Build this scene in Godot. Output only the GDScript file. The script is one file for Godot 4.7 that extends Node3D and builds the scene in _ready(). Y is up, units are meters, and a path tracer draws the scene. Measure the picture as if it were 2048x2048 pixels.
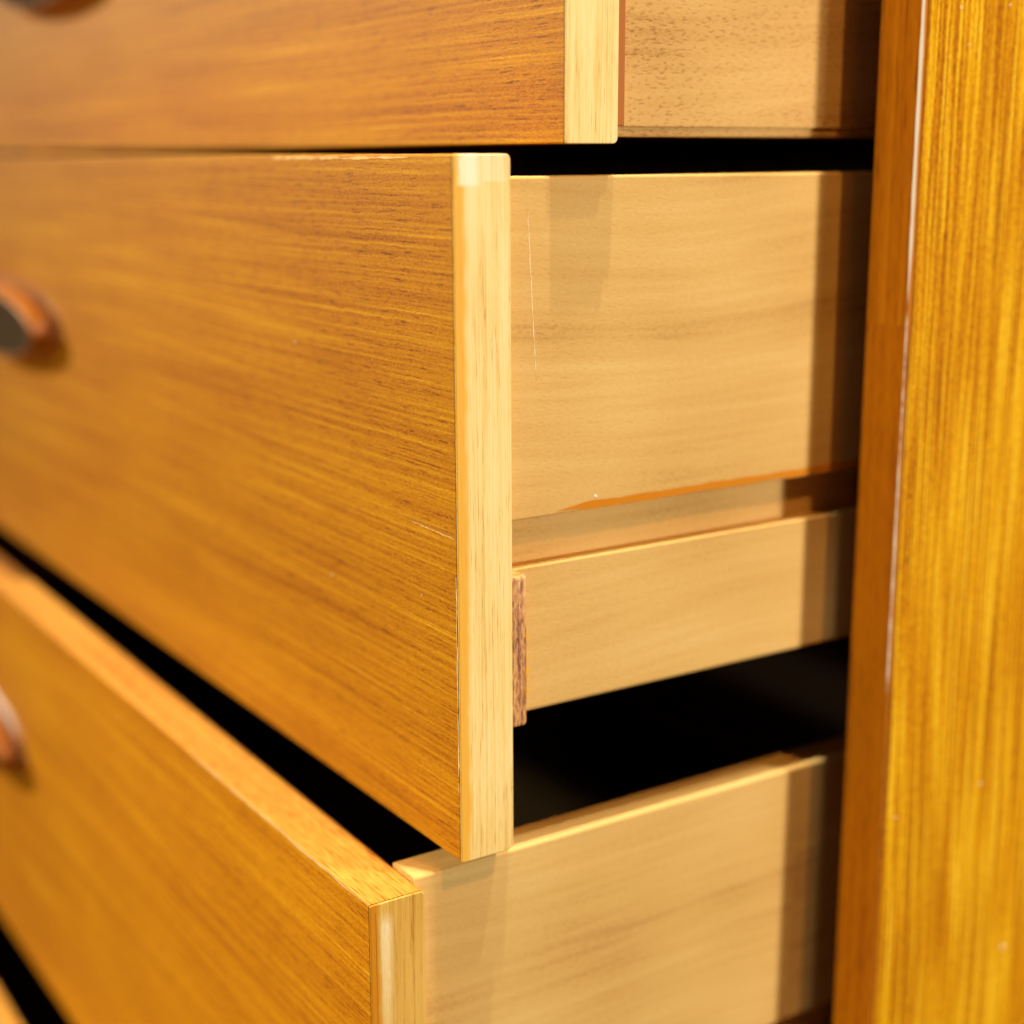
extends Node3D
# Close-up of the right-hand end of a teak chest with its drawers pulled out.
# x runs right along the drawer fronts, y up, z out of the chest. Metres.

const W := 0.846          # width of a drawer front
const T := 0.01696        # thickness of a drawer front
const SIDE := 0.00577     # how far the drawer side lies in from the end of the front
const SIDE_T := 0.01212   # thickness of the side board
const PANEL_IN := 0.001
const PANEL_OUT := 0.01733

var M := {}
var used := {}


func _ready() -> void:
	# ---------------------------------------------------------------- camera
	var cam := Camera3D.new()
	cam.name = "camera"
	add_child(cam)
	cam.position = Vector3(0.33476, -0.0003, 0.34299)
	cam.rotation = Vector3(-0.22857, 0.99847, -0.00459)
	var lens := CameraAttributesPhysical.new()
	lens.frustum_focal_length = 35.983
	lens.frustum_near = 0.02
	lens.frustum_far = 30.0
	lens.frustum_focus_distance = 0.408
	lens.exposure_aperture = 3.2
	cam.attributes = lens
	cam.current = true

	# ---------------------------------------------------------------- surroundings
	var we := WorldEnvironment.new()
	we.name = "surroundings"
	var env := Environment.new()
	env.background_mode = Environment.BG_COLOR
	env.background_color = Color(0.04, 0.027, 0.016).linear_to_srgb()
	env.tonemap_mode = Environment.TONE_MAPPER_LINEAR
	env.tonemap_exposure = 1.0
	env.sdfgi_enabled = true
	env.ssao_enabled = true
	env.ssil_enabled = true
	we.environment = env
	add_child(we)

	# ---------------------------------------------------------------- lamps of the showroom, all out of the picture
	var here := Vector3(0.0, -0.1, 0.08)
	lamp("front_lamp", here, Vector3(-0.82, 0.3, 0.5), 5.5, 36.0, 0.2, Color(1.0, 0.88, 0.62))
	lamp("front_fill_lamp", here, Vector3(0.035, 0.14, 1.0), 1.3, 0.98, 0.06, Color(1.0, 0.88, 0.62))
	lamp("side_lamp", here, Vector3(0.80, 0.02, -0.565), 2.6, 5.9, 0.11, Color(1.0, 0.97, 0.9))
	lamp("high_side_lamp", here, Vector3(0.55, 0.80, -0.167), 2.6, 2.6, 0.04, Color(1.0, 0.56, 0.18))
	lamp("overhead_lamp", here, Vector3(4.6, 50.0, -1.8), 2.4, 8.0, 0.02, Color(1.0, 0.97, 0.88))
	lamp("overhead_lamp_001", here, Vector3(5.0, 24.0, -4.0), 2.4, 3.0, 0.02, Color(1.0, 0.97, 0.88))

	make_materials()
	make_cabinet()
	make_drawers()


func lamp(called: String, aim: Vector3, from: Vector3, dist: float, energy: float, size: float, color: Color) -> void:
	var l := SpotLight3D.new()
	l.name = called
	l.light_color = color.linear_to_srgb()
	l.light_energy = energy
	l.light_size = size
	l.spot_range = 8.0
	l.spot_angle = 28.0
	l.spot_attenuation = 2.0
	l.shadow_enabled = true
	add_child(l)
	l.look_at_from_position(aim + from.normalized() * dist, aim, Vector3(0.3, 0.2, 1.0))


# ==================================================================== wood

func noise(w: int, h: int, sd: int, freq: float, full_w: int, full_h: int, octaves := 2) -> PackedByteArray:
	# noise in w x h cells, stretched to the full picture: streaks along x
	var n := FastNoiseLite.new()
	n.seed = sd
	n.noise_type = FastNoiseLite.TYPE_SIMPLEX_SMOOTH
	n.frequency = freq
	n.fractal_type = FastNoiseLite.FRACTAL_FBM
	n.fractal_octaves = octaves
	var im := n.get_image(w, h)
	im.convert(Image.FORMAT_L8)
	if w != full_w or h != full_h:
		im.resize(full_w, full_h, Image.INTERPOLATE_CUBIC)
	return im.get_data()


func ramp(stops: Array) -> PackedByteArray:
	# stops: [position, sRGB colour] ...; 256 x RGB
	var out := PackedByteArray()
	out.resize(768)
	for i in 256:
		var t := i / 255.0
		var c: Color = stops[0][1]
		for k in range(1, stops.size()):
			if t >= stops[k - 1][0]:
				var f: float = clampf((t - stops[k - 1][0]) / (stops[k][0] - stops[k - 1][0]), 0.0, 1.0)
				c = stops[k - 1][1].lerp(stops[k][1], f)
		out[i * 3] = int(clampf(c.r, 0, 1) * 255.0)
		out[i * 3 + 1] = int(clampf(c.g, 0, 1) * 255.0)
		out[i * 3 + 2] = int(clampf(c.b, 0, 1) * 255.0)
	return out


func wood(w: int, h: int, sd: int, p: Dictionary, stops: Array) -> Dictionary:
	# grain runs along x. p: coarse, fine, fleck, pores weights and their sizes in pixels across the grain
	var coarse := noise(24, h, sd, 1.0 / p.coarse_px, w, h, 3)
	var fine := noise(maxi(8, w / int(p.get("fine_len", 56))), h, sd + 1, 1.0 / p.fine_px, w, h, 2)
	var fleck := noise(w / int(p.fleck_len), h, sd + 2, 1.0 / p.fleck_px, w, h, 2)
	var pore := noise(w / int(p.pore_len), h, sd + 3, 1.0 / p.pore_px, w, h, 1)
	var cloud := noise(w / 8, h / 8, sd + 4, 1.0 / 40.0, w, h, 2)
	var wave := noise(w / 8, h / 8, sd + 5, 1.0 / 120.0, w, h, 1)
	var table := ramp(stops)
	var rgb := PackedByteArray()
	rgb.resize(w * h * 3)
	var rel := PackedByteArray()
	rel.resize(w * h)
	var a: float = p.coarse
	var b: float = p.fine
	var c: float = p.fleck
	var d: float = p.pores
	var e: float = p.get("cloud", 0.15)
	var wv: float = p.get("wave", 10.0) / 255.0
	var grit: float = p.get("grit", 14.0) / 255.0
	var lit: float = p.get("lines", 0.0)
	var dice := sd * 7919 + 1
	var cut: float = p.get("pore_cut", 0.66) * 255.0
	for y in h:
		var row := y * w
		for x in w:
			var i := row + x
			var yy := clampi(y + int((wave[i] - 128.0) * wv), 0, h - 1)
			var j := yy * w + x
			var v: float = 128.0 + a * (coarse[j] - 128.0) + b * (fine[j] - 128.0) + c * (fleck[j] - 128.0) + e * (cloud[i] - 128.0)
			dice = (dice * 1103515245 + 12345) & 0x7fffffff
			v += (((dice >> 16) & 255) - 128.0) * grit
			if lit > 0.0 and fine[j] > 168:
				v += (fine[j] - 168.0) * lit
			var hit: float = pore[j] - cut
			var deep := 0.0
			if hit > 0.0:
				deep = minf(1.0, hit / 40.0)
				v -= deep * d * 255.0
			var k := clampi(int(v), 0, 255) * 3
			var q := i * 3
			rgb[q] = table[k]
			rgb[q + 1] = table[k + 1]
			rgb[q + 2] = table[k + 2]
			rel[i] = clampi(int(190.0 - deep * 150.0 + 0.35 * (fleck[j] - 128.0)), 0, 255)
	return {"color": Image.create_from_data(w, h, false, Image.FORMAT_RGB8, rgb), "relief": Image.create_from_data(w, h, false, Image.FORMAT_L8, rel)}


func wood_material(maps: Dictionary, rough: float, relief: float, gloss := 0.5) -> StandardMaterial3D:
	var m := StandardMaterial3D.new()
	m.albedo_texture = ImageTexture.create_from_image(maps.color)
	m.roughness = rough
	m.metallic_specular = gloss
	if relief > 0.0:
		m.heightmap_enabled = true
		m.heightmap_scale = relief
		m.heightmap_texture = ImageTexture.create_from_image(maps.relief)
	return m


func c8(r: int, g: int, b: int) -> Color:
	return Color(r / 255.0, g / 255.0, b / 255.0)


func plain(c: Color, rough: float, gloss := 0.5) -> StandardMaterial3D:
	var m := StandardMaterial3D.new()
	m.albedo_color = c
	m.roughness = rough
	m.metallic_specular = gloss
	return m


func make_materials() -> void:
	var teak := wood(2048, 2048, 11, {"coarse": 0.16, "coarse_px": 70.0, "fine": 0.42, "fine_px": 6.0, "fine_len": 90, "fleck": 0.42, "fleck_px": 2.2, "fleck_len": 3, "pores": 0.22, "pore_px": 3.0, "pore_len": 12, "cloud": 0.1, "wave": 6.0, "pore_cut": 0.69, "grit": 34.0, "lines": 0.55},
		[[0.0, c8(110, 54, 10)], [0.3, c8(176, 104, 12)], [0.5, c8(198, 128, 14)], [0.72, c8(214, 148, 18)], [1.0, c8(244, 190, 44)]])
	M.teak = wood_material(teak, 0.55, 0.005, 0.2)
	M.teak_pale = M.teak.duplicate()
	M.teak.albedo_color = c8(238, 238, 238)
	var top := wood(1024, 128, 23, {"coarse": 0.2, "coarse_px": 40.0, "fine": 0.4, "fine_px": 10.0, "fleck": 0.6, "fleck_px": 4.0, "fleck_len": 4, "pores": 0.25, "pore_px": 4.0, "pore_len": 8, "pore_cut": 0.66},
		[[0.0, c8(150, 82, 20)], [0.4, c8(200, 134, 46)], [0.6, c8(210, 146, 56)], [1.0, c8(232, 180, 92)]])
	M.top_edge = wood_material(top, 0.5, 0.01, 0.3)
	var lip_look := {"coarse": 0.3, "coarse_px": 40.0, "fine": 0.45, "fine_px": 9.0, "fine_len": 40, "fleck": 0.12, "fleck_px": 3.0, "fleck_len": 4, "pores": 0.3, "pore_px": 4.0, "pore_len": 16, "pore_cut": 0.735, "wave": 8.0, "cloud": 0.25, "grit": 10.0}
	var lip_stops := [[0.0, c8(176, 112, 50)], [0.22, c8(230, 192, 108)], [0.5, c8(245, 220, 150)], [1.0, c8(250, 236, 188)]]
	var gold_stops := [[0.0, c8(140, 82, 26)], [0.25, c8(200, 150, 64)], [0.5, c8(218, 174, 84)], [1.0, c8(236, 200, 116)]]
	for k in 3:
		var lip := wood(1024, 256, 31 + 10 * k, lip_look, gold_stops if k == 2 else lip_stops)
		if k == 1:
			tint(lip.color, 0.1, 0.24, c8(236, 174, 56), 0.85)
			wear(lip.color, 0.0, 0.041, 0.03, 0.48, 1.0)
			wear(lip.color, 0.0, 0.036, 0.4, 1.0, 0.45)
		if k == 2:
			tint(lip.color, 0.1, 0.19, c8(206, 134, 26), 0.95)
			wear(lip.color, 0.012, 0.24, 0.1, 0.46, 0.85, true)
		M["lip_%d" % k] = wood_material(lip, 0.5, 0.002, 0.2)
		M["lip_%d" % k].albedo_color = c8(252, 246, 236)
	var pale_look := {"coarse": 0.25, "coarse_px": 90.0, "fine": 0.2, "fine_px": 12.0, "fine_len": 24, "fleck": 0.2, "fleck_px": 2.6, "fleck_len": 3, "pores": 0.06, "pore_px": 2.6, "pore_len": 5, "pore_cut": 0.7, "cloud": 0.3, "wave": 40.0, "grit": 16.0}
	var pale_stops := [[0.0, c8(160, 110, 52)], [0.4, c8(208, 164, 92)], [0.6, c8(217, 175, 103)], [1.0, c8(230, 198, 130)]]
	M.pale = wood_material(wood(1024, 1024, 61, pale_look, pale_stops), 0.6, 0.003, 0.15)
	pale_look.pores = 0.2
	pale_look.pore_cut = 0.66
	pale_look.pore_px = 2.4
	M.pale_flecked = wood_material(wood(1024, 1024, 71, pale_look, [[0.0, c8(146, 98, 46)], [0.4, c8(206, 160, 92)], [0.6, c8(215, 171, 102)], [1.0, c8(230, 194, 126)]]), 0.6, 0.004, 0.15)
	var striped := wood(2048, 512, 83, {"coarse": 0.3, "coarse_px": 22.0, "fine": 0.95, "fine_px": 6.0, "fine_len": 60, "fleck": 0.55, "fleck_px": 2.2, "fleck_len": 3, "pores": 0.22, "pore_px": 2.6, "pore_len": 7, "pore_cut": 0.67, "wave": 10.0, "grit": 44.0, "lines": 0.5},
		[[0.0, c8(134, 70, 10)], [0.3, c8(186, 114, 6)], [0.52, c8(210, 146, 14)], [0.75, c8(228, 174, 20)], [1.0, c8(244, 202, 58)]])
	M.striped = wood_material(striped, 0.6, 0.004, 0.1)
	var edge := wood(1024, 128, 97, {"coarse": 0.3, "coarse_px": 40.0, "fine": 0.25, "fine_px": 12.0, "fleck": 0.3, "fleck_px": 4.0, "fleck_len": 4, "pores": 0.22, "pore_px": 5.0, "pore_len": 8, "pore_cut": 0.7},
		[[0.0, c8(110, 54, 4)], [0.4, c8(176, 102, 4)], [0.6, c8(190, 114, 6)], [1.0, c8(212, 140, 22)]])
	M.panel_edge = wood_material(edge, 0.55, 0.003, 0.2)
	var knob := wood(512, 128, 103, {"coarse": 0.3, "coarse_px": 40.0, "fine": 0.3, "fine_px": 12.0, "fleck": 0.2, "fleck_px": 6.0, "fleck_len": 6, "pores": 0.2, "pore_px": 7.0, "pore_len": 10, "pore_cut": 0.68},
		[[0.0, c8(96, 44, 4)], [0.5, c8(160, 86, 10)], [1.0, c8(192, 118, 22)]])
	M.handle = wood_material(knob, 0.42, 0.0, 0.35)
	M.handle_face = plain(c8(66, 50, 34), 0.8, 0.1)
	var block := wood(256, 64, 111, {"coarse": 0.4, "coarse_px": 20.0, "fine": 0.7, "fine_px": 8.0, "fleck": 0.6, "fleck_px": 5.0, "fleck_len": 3, "pores": 0.3, "pore_px": 6.0, "pore_len": 4, "pore_cut": 0.62},
		[[0.0, c8(120, 66, 20)], [0.5, c8(196, 132, 62)], [1.0, c8(228, 180, 112)]])
	M.block = wood_material(block, 0.55, 0.01)
	M.red_strip = plain(c8(176, 108, 56), 0.7, 0.1)
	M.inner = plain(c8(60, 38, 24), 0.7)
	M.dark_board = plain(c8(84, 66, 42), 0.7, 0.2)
	M.stain = plain(c8(204, 126, 30), 0.8, 0.1)
	M.scrape = plain(c8(232, 190, 116), 0.5)
	M.glue = plain(c8(230, 170, 40), 0.6, 0.2)
	M.pale_wear = plain(c8(246, 222, 172), 0.35)
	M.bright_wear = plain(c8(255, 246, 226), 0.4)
	M.rubbed = plain(c8(232, 186, 104), 0.45)
	M.speck = plain(c8(235, 225, 205), 0.6)


func tint(im: Image, v0: float, v1: float, c: Color, most: float) -> void:
	# the lacquer pooled along the front arris: a stripe of another tone, fading out between v0 and v1
	var w := im.get_width()
	var h := im.get_height()
	var n := FastNoiseLite.new()
	n.seed = 9
	n.frequency = 0.012
	for y in int(v1 * h) + 8:
		for x in w:
			var f := most * (1.0 - smoothstep(v0, v1, float(y) / h + 0.05 * n.get_noise_2d(x, 0.0)))
			im.set_pixel(x, y, im.get_pixel(x, y).lerp(c, f))


func wear(im: Image, u0: float, u1: float, v0: float, v1: float, most: float, soft := false) -> void:
	# rubbed, paler lacquer: u runs down from the top, v from the front to the back of the edge
	var n := FastNoiseLite.new()
	n.seed = 5
	n.frequency = 0.05
	var w := im.get_width()
	var h := im.get_height()
	for x in range(int(u0 * w), int(u1 * w)):
		for y in range(int(v0 * h), int(v1 * h)):
			var u := (float(x) / w - u0) / (u1 - u0)
			var v := (float(y) / h - v0) / (v1 - v0)
			var f := minf(1.0, (1.0 - u) * 8.0) * minf(1.0, v * 5.0) * minf(1.0, (1.0 - v) * 4.0)
			if soft:
				f = pow(sin(PI * v), 1.5) * minf(1.0, u * 10.0) * pow(1.0 - u, 0.6)
			f *= most * (0.8 + 0.35 * n.get_noise_2d(x, y * 4.0))
			im.set_pixel(x, y, im.get_pixel(x, y).lerp(Color(1.0, 0.97, 0.88), clampf(f, 0.0, 1.0)))


# ==================================================================== shapes

func numbered(called: String) -> String:
	return called


func obj(called: String, mesh: Mesh, material: Material, parent: Node3D) -> MeshInstance3D:
	var o := MeshInstance3D.new()
	o.name = called
	o.mesh = mesh
	o.material_override = material
	parent.add_child(o, true)
	return o


func thing(called: String, label: String, category: String, at := Vector3.ZERO, group := "") -> Node3D:
	var o := Node3D.new()
	o.name = called
	o.position = at
	o.set_meta("label", label)
	o.set_meta("category", category)
	if group:
		o.set_meta("group", group)
	add_child(o, true)
	return o


func put(st: SurfaceTool, p: Vector3, n: Vector3, uv: Vector2) -> void:
	st.set_normal(n)
	st.set_uv(uv)
	st.add_vertex(p)


func quad(st: SurfaceTool, p: Array, n: Array, uv: Array) -> void:
	# four corners in any turn; wound so that the front looks along the normals (clockwise)
	var face: Vector3 = (p[1] - p[0]).cross(p[2] - p[0])
	if face.length_squared() < 1e-24:
		face = (p[2] - p[0]).cross(p[3] - p[0])
	var mean: Vector3 = n[0] + n[1] + n[2] + n[3]
	var order := [0, 1, 2, 0, 2, 3] if face.dot(mean) < 0.0 else [0, 2, 1, 0, 3, 2]
	for k in order:
		put(st, p[k], n[k], uv[k])


# A box with rounded edges. grain: 0 x, 1 y, 2 z. size of the texture in metres along and across the grain.
func rounded_box(lo: Vector3, hi: Vector3, r: float, grain: int, per: Vector2, shift := Vector2.ZERO) -> ArrayMesh:
	var st := SurfaceTool.new()
	st.begin(Mesh.PRIMITIVE_TRIANGLES)
	var mid := (lo + hi) / 2.0
	var half := (hi - lo) / 2.0
	r = minf(r, minf(half.x, minf(half.y, half.z)) * 0.98)
	for axis in 3:
		var a := (axis + 1) % 3
		var b := (axis + 2) % 3
		for sgn in [-1.0, 1.0]:
			var la := steps(half[a], r)
			var lb := steps(half[b], r)
			for i in la.size() - 1:
				for j in lb.size() - 1:
					var ps := []
					var ns := []
					var us := []
					for c in [[i, j], [i + 1, j], [i + 1, j + 1], [i, j + 1]]:
						var p := Vector3.ZERO
						p[axis] = sgn * half[axis]
						p[a] = la[c[0]]
						p[b] = lb[c[1]]
						var inner := p.clamp(-half + Vector3.ONE * r, half - Vector3.ONE * r)
						var n := (p - inner).normalized()
						var v := mid + inner + n * r
						ps.append(v)
						ns.append(n)
						var across := 3 - grain - axis
						us.append(Vector2(v[grain] / per.x, v[across] / per.y) + shift if axis != grain else Vector2(v[a] / per.x, v[b] / per.y) + shift)
					quad(st, ps, ns, us)
	return st.commit()


func steps(half: float, r: float) -> PackedFloat64Array:
	return PackedFloat64Array([-half, -half + r * 0.45, -half + r * 0.8, -half + r, half - r, half - r * 0.8, half - r * 0.45, half])


# Outline with rounded corners: corners [x, y, radius], counter-clockwise. Gives [point, normal, distance along].
func outline(corners: Array) -> Array:
	var out := []
	var count := corners.size()
	for k in count:
		var p := Vector2(corners[k][0], corners[k][1])
		var before := Vector2(corners[k - 1][0], corners[k - 1][1])
		var after := Vector2(corners[(k + 1) % count][0], corners[(k + 1) % count][1])
		var d0 := (p - before).normalized()
		var d1 := (after - p).normalized()
		var n0 := Vector2(d0.y, -d0.x)
		var n1 := Vector2(d1.y, -d1.x)
		var r: float = corners[k][2]
		if r <= 0.0:
			out.append([p, n0])
			out.append([p, n1])
			continue
		var turn := signf(d0.cross(d1))
		var centre := p - d0 * r - n0 * r * turn
		for s in 6:
			var n := n0.slerp(n1, s / 5.0).normalized()
			out.append([centre + n * r * turn, n])
	var far := 0.0
	for k in out.size():
		if k:
			far += (out[k][0] - out[k - 1][0]).length()
		out[k].append(far)
	out.append([out[0][0], out[0][1], far + (out[0][0] - out[-1][0]).length()])
	return out


# The outline drawn out along an axis. place maps (outline x, outline y, along) to a point.
func drawn(ring: Array, from: float, to: float, place: Callable, per: Vector2, shift := Vector2.ZERO, first := 0, last := -1, caps := true, bevel := 0.0, cap_per := Vector2.ONE) -> ArrayMesh:
	var st := SurfaceTool.new()
	st.begin(Mesh.PRIMITIVE_TRIANGLES)
	var zero: Vector3 = place.call(0.0, 0.0, 0.0)
	var axis: Vector3 = place.call(0.0, 0.0, 1.0) - zero
	var spans := [from + bevel, to - bevel]
	if last < 0:
		last = ring.size() - 1
	for k in range(first, last):
		var a: Array = ring[k]
		var b: Array = ring[k + 1]
		if (a[0] - b[0]).length() < 1e-9:
			continue
		var na: Vector3 = place.call(a[1].x, a[1].y, 0.0) - zero
		var nb: Vector3 = place.call(b[1].x, b[1].y, 0.0) - zero
		quad(st, [place.call(a[0].x, a[0].y, spans[0]), place.call(b[0].x, b[0].y, spans[0]), place.call(b[0].x, b[0].y, spans[1]), place.call(a[0].x, a[0].y, spans[1])], [na, nb, nb, na],
			[Vector2(spans[0] / per.x, a[2] / per.y) + shift, Vector2(spans[0] / per.x, b[2] / per.y) + shift, Vector2(spans[1] / per.x, b[2] / per.y) + shift, Vector2(spans[1] / per.x, a[2] / per.y) + shift])
		if bevel > 0.0:
			for e in 2:
				var s: float = -1.0 if e == 0 else 1.0
				var pa: Vector2 = a[0] - a[1] * bevel
				var pb: Vector2 = b[0] - b[1] * bevel
				var end: float = from if e == 0 else to
				quad(st, [place.call(a[0].x, a[0].y, spans[e]), place.call(b[0].x, b[0].y, spans[e]), place.call(pb.x, pb.y, end), place.call(pa.x, pa.y, end)], [na, nb, axis * s, axis * s],
					[Vector2(a[0].y / cap_per.x, a[0].x / cap_per.y) + shift, Vector2(b[0].y / cap_per.x, b[0].x / cap_per.y) + shift, Vector2(pb.y / cap_per.x, pb.x / cap_per.y) + shift, Vector2(pa.y / cap_per.x, pa.x / cap_per.y) + shift])
	if caps:
		var poly := PackedVector2Array()
		for k in ring.size() - 1:
			var p: Vector2 = ring[k][0] - ring[k][1] * bevel
			if poly.is_empty() or poly[-1].distance_to(p) > 1e-7:
				poly.append(p)
		var tri := Geometry2D.triangulate_polygon(poly)
		for e in 2:
			var n: Vector3 = axis * (-1.0 if e == 0 else 1.0)
			for t in range(0, tri.size(), 3):
				var c := []
				for q in 3:
					c.append(place.call(poly[tri[t + q]].x, poly[tri[t + q]].y, from if e == 0 else to))
				var order := [0, 1, 2] if (c[1] - c[0]).cross(c[2] - c[0]).dot(n) < 0.0 else [0, 2, 1]
				for q in order:
					put(st, c[q], n, Vector2(poly[tri[t + q]].y / cap_per.x, poly[tri[t + q]].x / cap_per.y) + shift)
	return st.commit()


func along_x(a: float, b: float, c: float) -> Vector3:
	return Vector3(c, b, a)      # outline in (z, y)


func along_z(a: float, b: float, c: float) -> Vector3:
	return Vector3(a, b, c)      # outline in (x, y)


# ==================================================================== the chest

func make_cabinet() -> void:
	var t := thing("chest_of_drawers", "teak chest carcase with striped yellow-brown side panel right of the open drawers", "chest", Vector3(0.0, -0.95, 0.0))
	var up := 0.95
	var top := 0.168 + up
	obj("side_panel", rounded_box(Vector3(PANEL_IN, 0.0, -0.43), Vector3(PANEL_OUT, top, -0.0022), 0.0003, 1, Vector2(0.62, 0.12), Vector2(0.1, 0.05)), M.striped, t)
	obj("front_edge", rounded_box(Vector3(PANEL_IN, 0.0, -0.0021), Vector3(PANEL_OUT, top, 0.0), 0.0005, 1, Vector2(0.5, 0.022), Vector2(0.2, 0.1)), M.panel_edge, t)
	var left := -W - 0.002
	obj("side_panel", rounded_box(Vector3(left - 0.0163, 0.0, -0.43), Vector3(left, top, 0.0), 0.0005, 1, Vector2(0.62, 0.12)), M.striped, t)
	obj("top_board", rounded_box(Vector3(left - 0.02, top + 0.001, -0.44), Vector3(PANEL_OUT + 0.004, top + 0.019, 0.012), 0.001, 0, Vector2(0.6, 0.44)), M.teak, t)
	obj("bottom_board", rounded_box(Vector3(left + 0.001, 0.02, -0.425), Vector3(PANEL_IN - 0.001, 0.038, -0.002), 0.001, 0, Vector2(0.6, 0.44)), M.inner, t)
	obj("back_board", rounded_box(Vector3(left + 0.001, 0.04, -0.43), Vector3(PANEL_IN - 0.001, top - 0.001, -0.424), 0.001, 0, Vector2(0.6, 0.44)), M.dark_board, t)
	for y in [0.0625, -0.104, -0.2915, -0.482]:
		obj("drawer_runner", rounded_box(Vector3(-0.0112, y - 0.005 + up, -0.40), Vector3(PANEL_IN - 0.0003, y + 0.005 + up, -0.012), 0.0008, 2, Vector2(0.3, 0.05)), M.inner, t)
	for s in [[0.0402, -0.0155, 0.0004], [-0.2706, -0.0644, 0.0009], [-0.2052, -0.0469, 0.0005], [-0.2074, -0.0068, 0.0005], [0.0301, -0.0194, 0.0003], [0.0419, -0.0361, 0.0004]]:
		obj("paint_speck", blob(s[2]), M.speck, t).position = Vector3(PANEL_OUT, s[0] + up, s[1])
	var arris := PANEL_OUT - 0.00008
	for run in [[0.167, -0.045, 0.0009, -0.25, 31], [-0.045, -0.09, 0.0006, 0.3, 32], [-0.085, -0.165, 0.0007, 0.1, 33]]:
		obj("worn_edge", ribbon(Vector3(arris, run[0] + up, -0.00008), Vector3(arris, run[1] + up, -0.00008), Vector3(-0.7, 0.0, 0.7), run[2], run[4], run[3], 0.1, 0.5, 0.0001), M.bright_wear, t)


func ribbon(from: Vector3, to: Vector3, across: Vector3, width: float, sd: int, gaps := 0.2, wobble := 0.4, rough := 0.9, thick := 0.00008) -> ArrayMesh:
	# an uneven, broken streak lying on a face; across and the run span that face
	var n := FastNoiseLite.new()
	n.seed = sd
	n.frequency = 0.11
	var st := SurfaceTool.new()
	st.begin(Mesh.PRIMITIVE_TRIANGLES)
	var out := across.cross(to - from).normalized()
	var count := 90
	var wide := []
	for k in count + 1:
		var t := float(k) / count
		wide.append(maxf(0.0, width * (0.75 + rough * n.get_noise_2d(k, 0.0) - gaps) * minf(1.0, minf(t, 1.0 - t) * 12.0)))
	for k in count:
		if wide[k] <= 0.0 and wide[k + 1] <= 0.0:
			continue
		var a := from.lerp(to, float(k) / count) + across * n.get_noise_2d(k * 0.7, 40.0) * width * wobble
		var b := from.lerp(to, float(k + 1) / count) + across * n.get_noise_2d((k + 1) * 0.7, 40.0) * width * wobble
		var top := out * thick
		for side in [-1.0, 1.0]:
			quad(st, [a + top, b + top, b + across * side * wide[k + 1] * 0.5, a + across * side * wide[k] * 0.5], [out, out, out, out], [Vector2.ZERO, Vector2.ZERO, Vector2.ZERO, Vector2.ZERO])
	return st.commit()


func blob(r: float) -> ArrayMesh:
	# a flat drip of paint on a face that looks along +x
	var st := SurfaceTool.new()
	st.begin(Mesh.PRIMITIVE_TRIANGLES)
	var rim := []
	for k in 10:
		var a := TAU * k / 10.0
		var q := r * (0.75 + 0.25 * sin(a * 2.0 + r * 9000.0))
		rim.append(Vector3(0.0, cos(a) * q * 1.25, sin(a) * q * 0.8))
	for k in 10:
		var p: Vector3 = rim[k]
		var q: Vector3 = rim[(k + 1) % 10]
		var tip := Vector3(r * 0.25, 0.0, 0.0)
		quad(st, [p, q, q * 0.5 + tip * 0.8, p * 0.5 + tip * 0.8], [p.normalized(), q.normalized(), Vector3.RIGHT, Vector3.RIGHT], [Vector2.ZERO, Vector2.ZERO, Vector2.ZERO, Vector2.ZERO])
		quad(st, [p * 0.5 + tip * 0.8, q * 0.5 + tip * 0.8, tip, tip], [Vector3.RIGHT, Vector3.RIGHT, Vector3.RIGHT, Vector3.RIGHT], [Vector2.ZERO, Vector2.ZERO, Vector2.ZERO, Vector2.ZERO])
	return st.commit()


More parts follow.
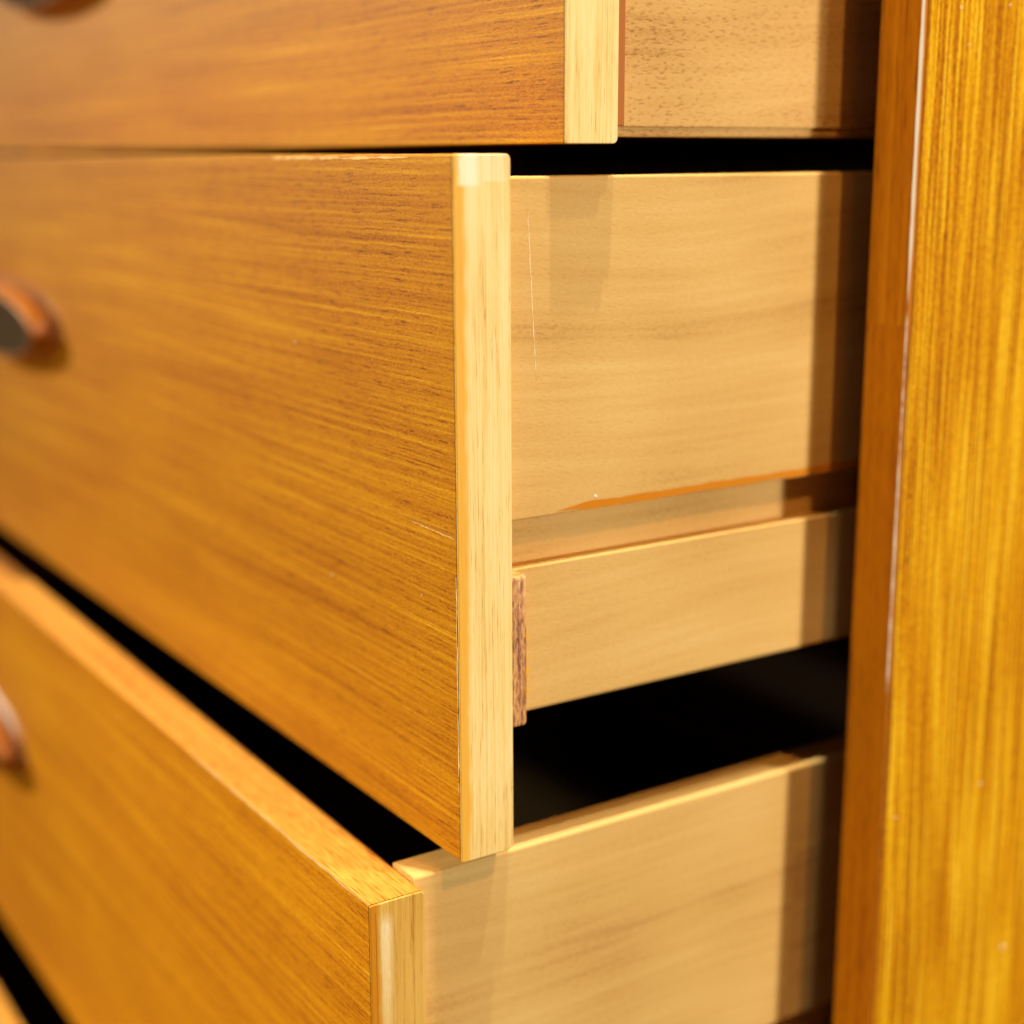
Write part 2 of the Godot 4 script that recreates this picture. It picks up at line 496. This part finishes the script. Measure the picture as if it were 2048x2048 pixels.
# One drawer; its own axes start at the top right corner of the front face.
func make_drawer(label: String, at: Vector3, h: float, grain: Vector2, lip: Material, pale: Material, side_top: float, handle_y: float, flip: float, face: Material, grooved := true) -> Node3D:
	var d := thing("drawer", label, "drawer", at, "drawers of the teak chest")
	# front: outline in (z, y), counter-clockwise seen from +x has z to the left, so run it the other way round
	var rf := 0.0007
	var rb := 0.0016
	var ring := outline([[-T, -h, rb], [0.0, -h, rf], [0.0, 0.0, rf], [-T, 0.0, rb]])
	var lip_t := 0.0009
	var per := Vector2(0.6 * flip, 0.44)
	# points 0-5 bottom back, 6-11 bottom front, 12-17 top front, 18-23 top back
	obj("front_panel", drawn(ring, -W, -lip_t, along_x, per, grain, 0, 15, false), face, d)
	obj("front_backing", drawn(ring, -W, -lip_t, along_x, per, grain, 20, 24, false), M.pale, d)
	obj("top_edge_band", drawn(ring, -W, -lip_t, along_x, Vector2(0.5, 0.0205), Vector2(grain.x, 0.2), 15, 20, false), M.top_edge, d)
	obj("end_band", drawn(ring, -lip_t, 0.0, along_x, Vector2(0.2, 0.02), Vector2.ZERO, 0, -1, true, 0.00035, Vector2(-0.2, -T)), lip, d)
	# side boards with the runner groove
	var xo := -SIDE
	var xi := -SIDE - SIDE_T
	var g1 := side_top - 0.0915
	var g2 := side_top - 0.1051
	var bottom := side_top - 0.1472
	var deep := 0.0062
	for s in 2:
		var side: Callable = along_z if s == 0 else func(a: float, b: float, c: float) -> Vector3: return Vector3(-W - a, b, c)
		var board := outline([[xi, bottom, 0.0], [xo - 0.0009, bottom, 0.0006], [xo - 0.0009, bottom + 0.0025, 0.0], [xo, bottom + 0.0025, 0.0005], [xo, side_top, 0.0016], [xi, side_top, 0.0016]]) if not grooved else outline([[xi, bottom, 0.001], [xo, bottom, 0.0012], [xo, g2, 0.0003], [xo - deep, g2, 0.0], [xo - deep, g1, 0.0], [xo, g1, 0.0006], [xo, side_top, 0.0008], [xi, side_top, 0.0008]])
		obj("side_board", drawn(board, -0.39, -T + 0.0002, side, Vector2(0.26, 0.3), grain * 1.7, 0, -1, true, 0.0, Vector2(0.3, 0.3)), pale, d)
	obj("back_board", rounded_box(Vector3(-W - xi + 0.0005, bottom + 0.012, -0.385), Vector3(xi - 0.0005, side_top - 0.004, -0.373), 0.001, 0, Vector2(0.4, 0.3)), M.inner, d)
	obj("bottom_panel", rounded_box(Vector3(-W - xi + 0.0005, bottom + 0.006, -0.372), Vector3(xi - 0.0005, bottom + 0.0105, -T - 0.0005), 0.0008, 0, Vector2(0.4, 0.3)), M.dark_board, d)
	make_handle(d, Vector3(-0.417, handle_y, 0.0))
	return d


func make_handle(d: Node3D, at: Vector3) -> void:
	# an oval teak pull, its flanks flaring out to the front, a darker hollowed face inside the rim
	var rows := [[0.0825, 0.0208, -0.0004], [0.0802, 0.0191, 0.0011], [0.0776, 0.0175, 0.0034], [0.0758, 0.0165, 0.0064], [0.0747, 0.0158, 0.0093], [0.0738, 0.0153, 0.0111], [0.0727, 0.0148, 0.0118], [0.0715, 0.0143, 0.0115], [0.0704, 0.0139, 0.0105]]
	var st := SurfaceTool.new()
	st.begin(Mesh.PRIMITIVE_TRIANGLES)
	var face := SurfaceTool.new()
	face.begin(Mesh.PRIMITIVE_TRIANGLES)
	var n := 56
	var at_ring := func(r: Array, k: int) -> Vector3:
		var a := TAU * k / n
		return Vector3(cos(a) * r[0], sin(a) * r[1], r[2])
	var look := func(i: int, k: int) -> Vector3:
		var a := TAU * k / n
		var lo: Array = rows[maxi(i - 1, 0)]
		var hi: Array = rows[mini(i + 1, rows.size() - 1)]
		var along := Vector2((hi[1] - lo[1]), hi[2] - lo[2])
		var out := Vector3(cos(a) / rows[i][0], sin(a) / rows[i][1], 0.0).normalized()
		return (out * along.y - Vector3(0, 0, 1) * along.x).normalized()
	for i in rows.size() - 1:
		for k in n:
			var ps := [at_ring.call(rows[i], k), at_ring.call(rows[i], k + 1), at_ring.call(rows[i + 1], k + 1), at_ring.call(rows[i + 1], k)]
			var us := []
			for p in ps:
				us.append(Vector2(p.x / 0.2, (p.y + p.z) / 0.05))
			quad(st, ps, [look.call(i, k), look.call(i, k + 1), look.call(i + 1, k + 1), look.call(i + 1, k)], us)
	var rings := [[0.0704, 0.0139, 0.0105], [0.06, 0.0116, 0.0099], [0.036, 0.0066, 0.0092], [0.0, 0.0, 0.009]]
	for i in 3:
		for k in n:
			var ps := [at_ring.call(rings[i], k), at_ring.call(rings[i], k + 1), at_ring.call(rings[i + 1], k + 1), at_ring.call(rings[i + 1], k)]
			var ns := []
			for p in ps:
				ns.append(Vector3(-p.x * 1.2, -p.y * 6.0, 1.0).normalized())
			quad(face, ps, ns, [Vector2.ZERO, Vector2.ZERO, Vector2.ZERO, Vector2.ZERO])
	var h := obj("handle", st.commit(), M.handle, d)
	h.position = at
	obj("handle_face", face.commit(), M.handle_face, h)


func make_drawers() -> void:
	var h := 0.19
	# uppermost
	var one := make_drawer("uppermost drawer, pulled out least, cut off by the top edge", Vector3(-0.00147, 0.16, 0.10929), 0.15757, Vector2(0.03, 0.12), M.lip_0, M.pale_flecked, -0.0085, 0.0835 - 0.16, -1.0, M.teak, false)
	obj("bead_strip", rounded_box(Vector3(-SIDE - 0.001, 0.0070 - 0.16, -T - 0.0023), Vector3(-0.0003, -0.004, -T + 0.0004), 0.0004, 1, Vector2(0.05, 0.012)), M.red_strip, one)
	# second
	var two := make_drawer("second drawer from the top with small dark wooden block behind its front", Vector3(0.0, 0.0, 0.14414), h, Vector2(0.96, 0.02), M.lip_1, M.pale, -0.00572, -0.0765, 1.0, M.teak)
	obj("corner_block", rounded_box(Vector3(-SIDE - 0.001, -0.1545, -T - 0.0052), Vector3(-0.0006, -0.1112, -T + 0.0004), 0.0011, 1, Vector2(0.05, 0.012)), M.block, two)
	var fx := 0.00004
	obj("worn_edge", ribbon(Vector3(-0.11, -0.0009, fx), Vector3(-0.022, -0.0009, fx), Vector3.DOWN, 0.0009, 3, 0.15), M.rubbed, two)
	obj("worn_edge", ribbon(Vector3(-0.0011, -0.17, fx), Vector3(-0.0011, -0.108, fx), Vector3.RIGHT, 0.0006, 8, 0.32), M.pale_wear, two)
	obj("scratch", ribbon(Vector3(-0.025, -0.0981, fx), Vector3(-0.0011, -0.0985, fx), Vector3.DOWN, 0.0004, 5, 0.1), M.rubbed, two)
	obj("scratch", ribbon(Vector3(-0.026, -0.0976, fx), Vector3(-0.0011, -0.0976, fx), Vector3.DOWN, 0.0005, 6, 0.3), M.block, two)
	obj("scratch", ribbon(Vector3(-SIDE + fx, -0.0143, 0.1184 - 0.14414), Vector3(-SIDE + fx, -0.0592, 0.1157 - 0.14414), Vector3.BACK, 0.0005, 7, 0.2), M.scrape, two)
	obj("stain", ribbon(Vector3(-SIDE + fx, -0.0960, 0.109 - 0.14414), Vector3(-SIDE + fx, -0.0953, -0.03 - 0.14414), Vector3.DOWN, 0.0026, 12, -0.1, 0.12, 0.35), M.stain, two)
	obj("glue_stain", ribbon(Vector3(-SIDE + fx, -0.128, -T - 0.0064), Vector3(-SIDE + fx, -0.150, -T - 0.0064), Vector3.BACK, 0.0046, 15, -0.1), M.glue, two)
	for p in [[-0.0756, -0.1251, 0.0006], [-0.0962, -0.056, 0.0006], [-0.0455, -0.0559, 0.0003], [-0.02, -0.118, 0.0004]]:
		var f := obj("paint_speck", blob(p[2]), M.speck, two)
		f.position = Vector3(p[0], p[1], 0.0)
		f.rotation.y = -PI / 2
	obj("paint_speck", blob(0.0006), M.speck, two).position = Vector3(-SIDE, -0.0936, 0.0957 - 0.14414)
	# third
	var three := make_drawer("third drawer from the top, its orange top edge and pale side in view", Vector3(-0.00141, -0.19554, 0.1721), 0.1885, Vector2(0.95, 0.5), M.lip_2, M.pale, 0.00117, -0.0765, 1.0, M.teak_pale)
	three.rotation = Vector3(0.0, 0.0035, -0.0078)
	obj("worn_edge", ribbon(Vector3(-0.13, -0.0005, fx), Vector3(-0.004, -0.0005, fx), Vector3.DOWN, 0.0006, 21, 0.1), M.pale_wear, three)
	# fourth
	make_drawer("lowest drawer, pulled out furthest, a sliver at the lower left corner", Vector3(0.0, -0.39, 0.2059), h, Vector2(0.03, 0.3), M.lip_0, M.pale, -0.00572, -0.0765, -1.0, M.teak)
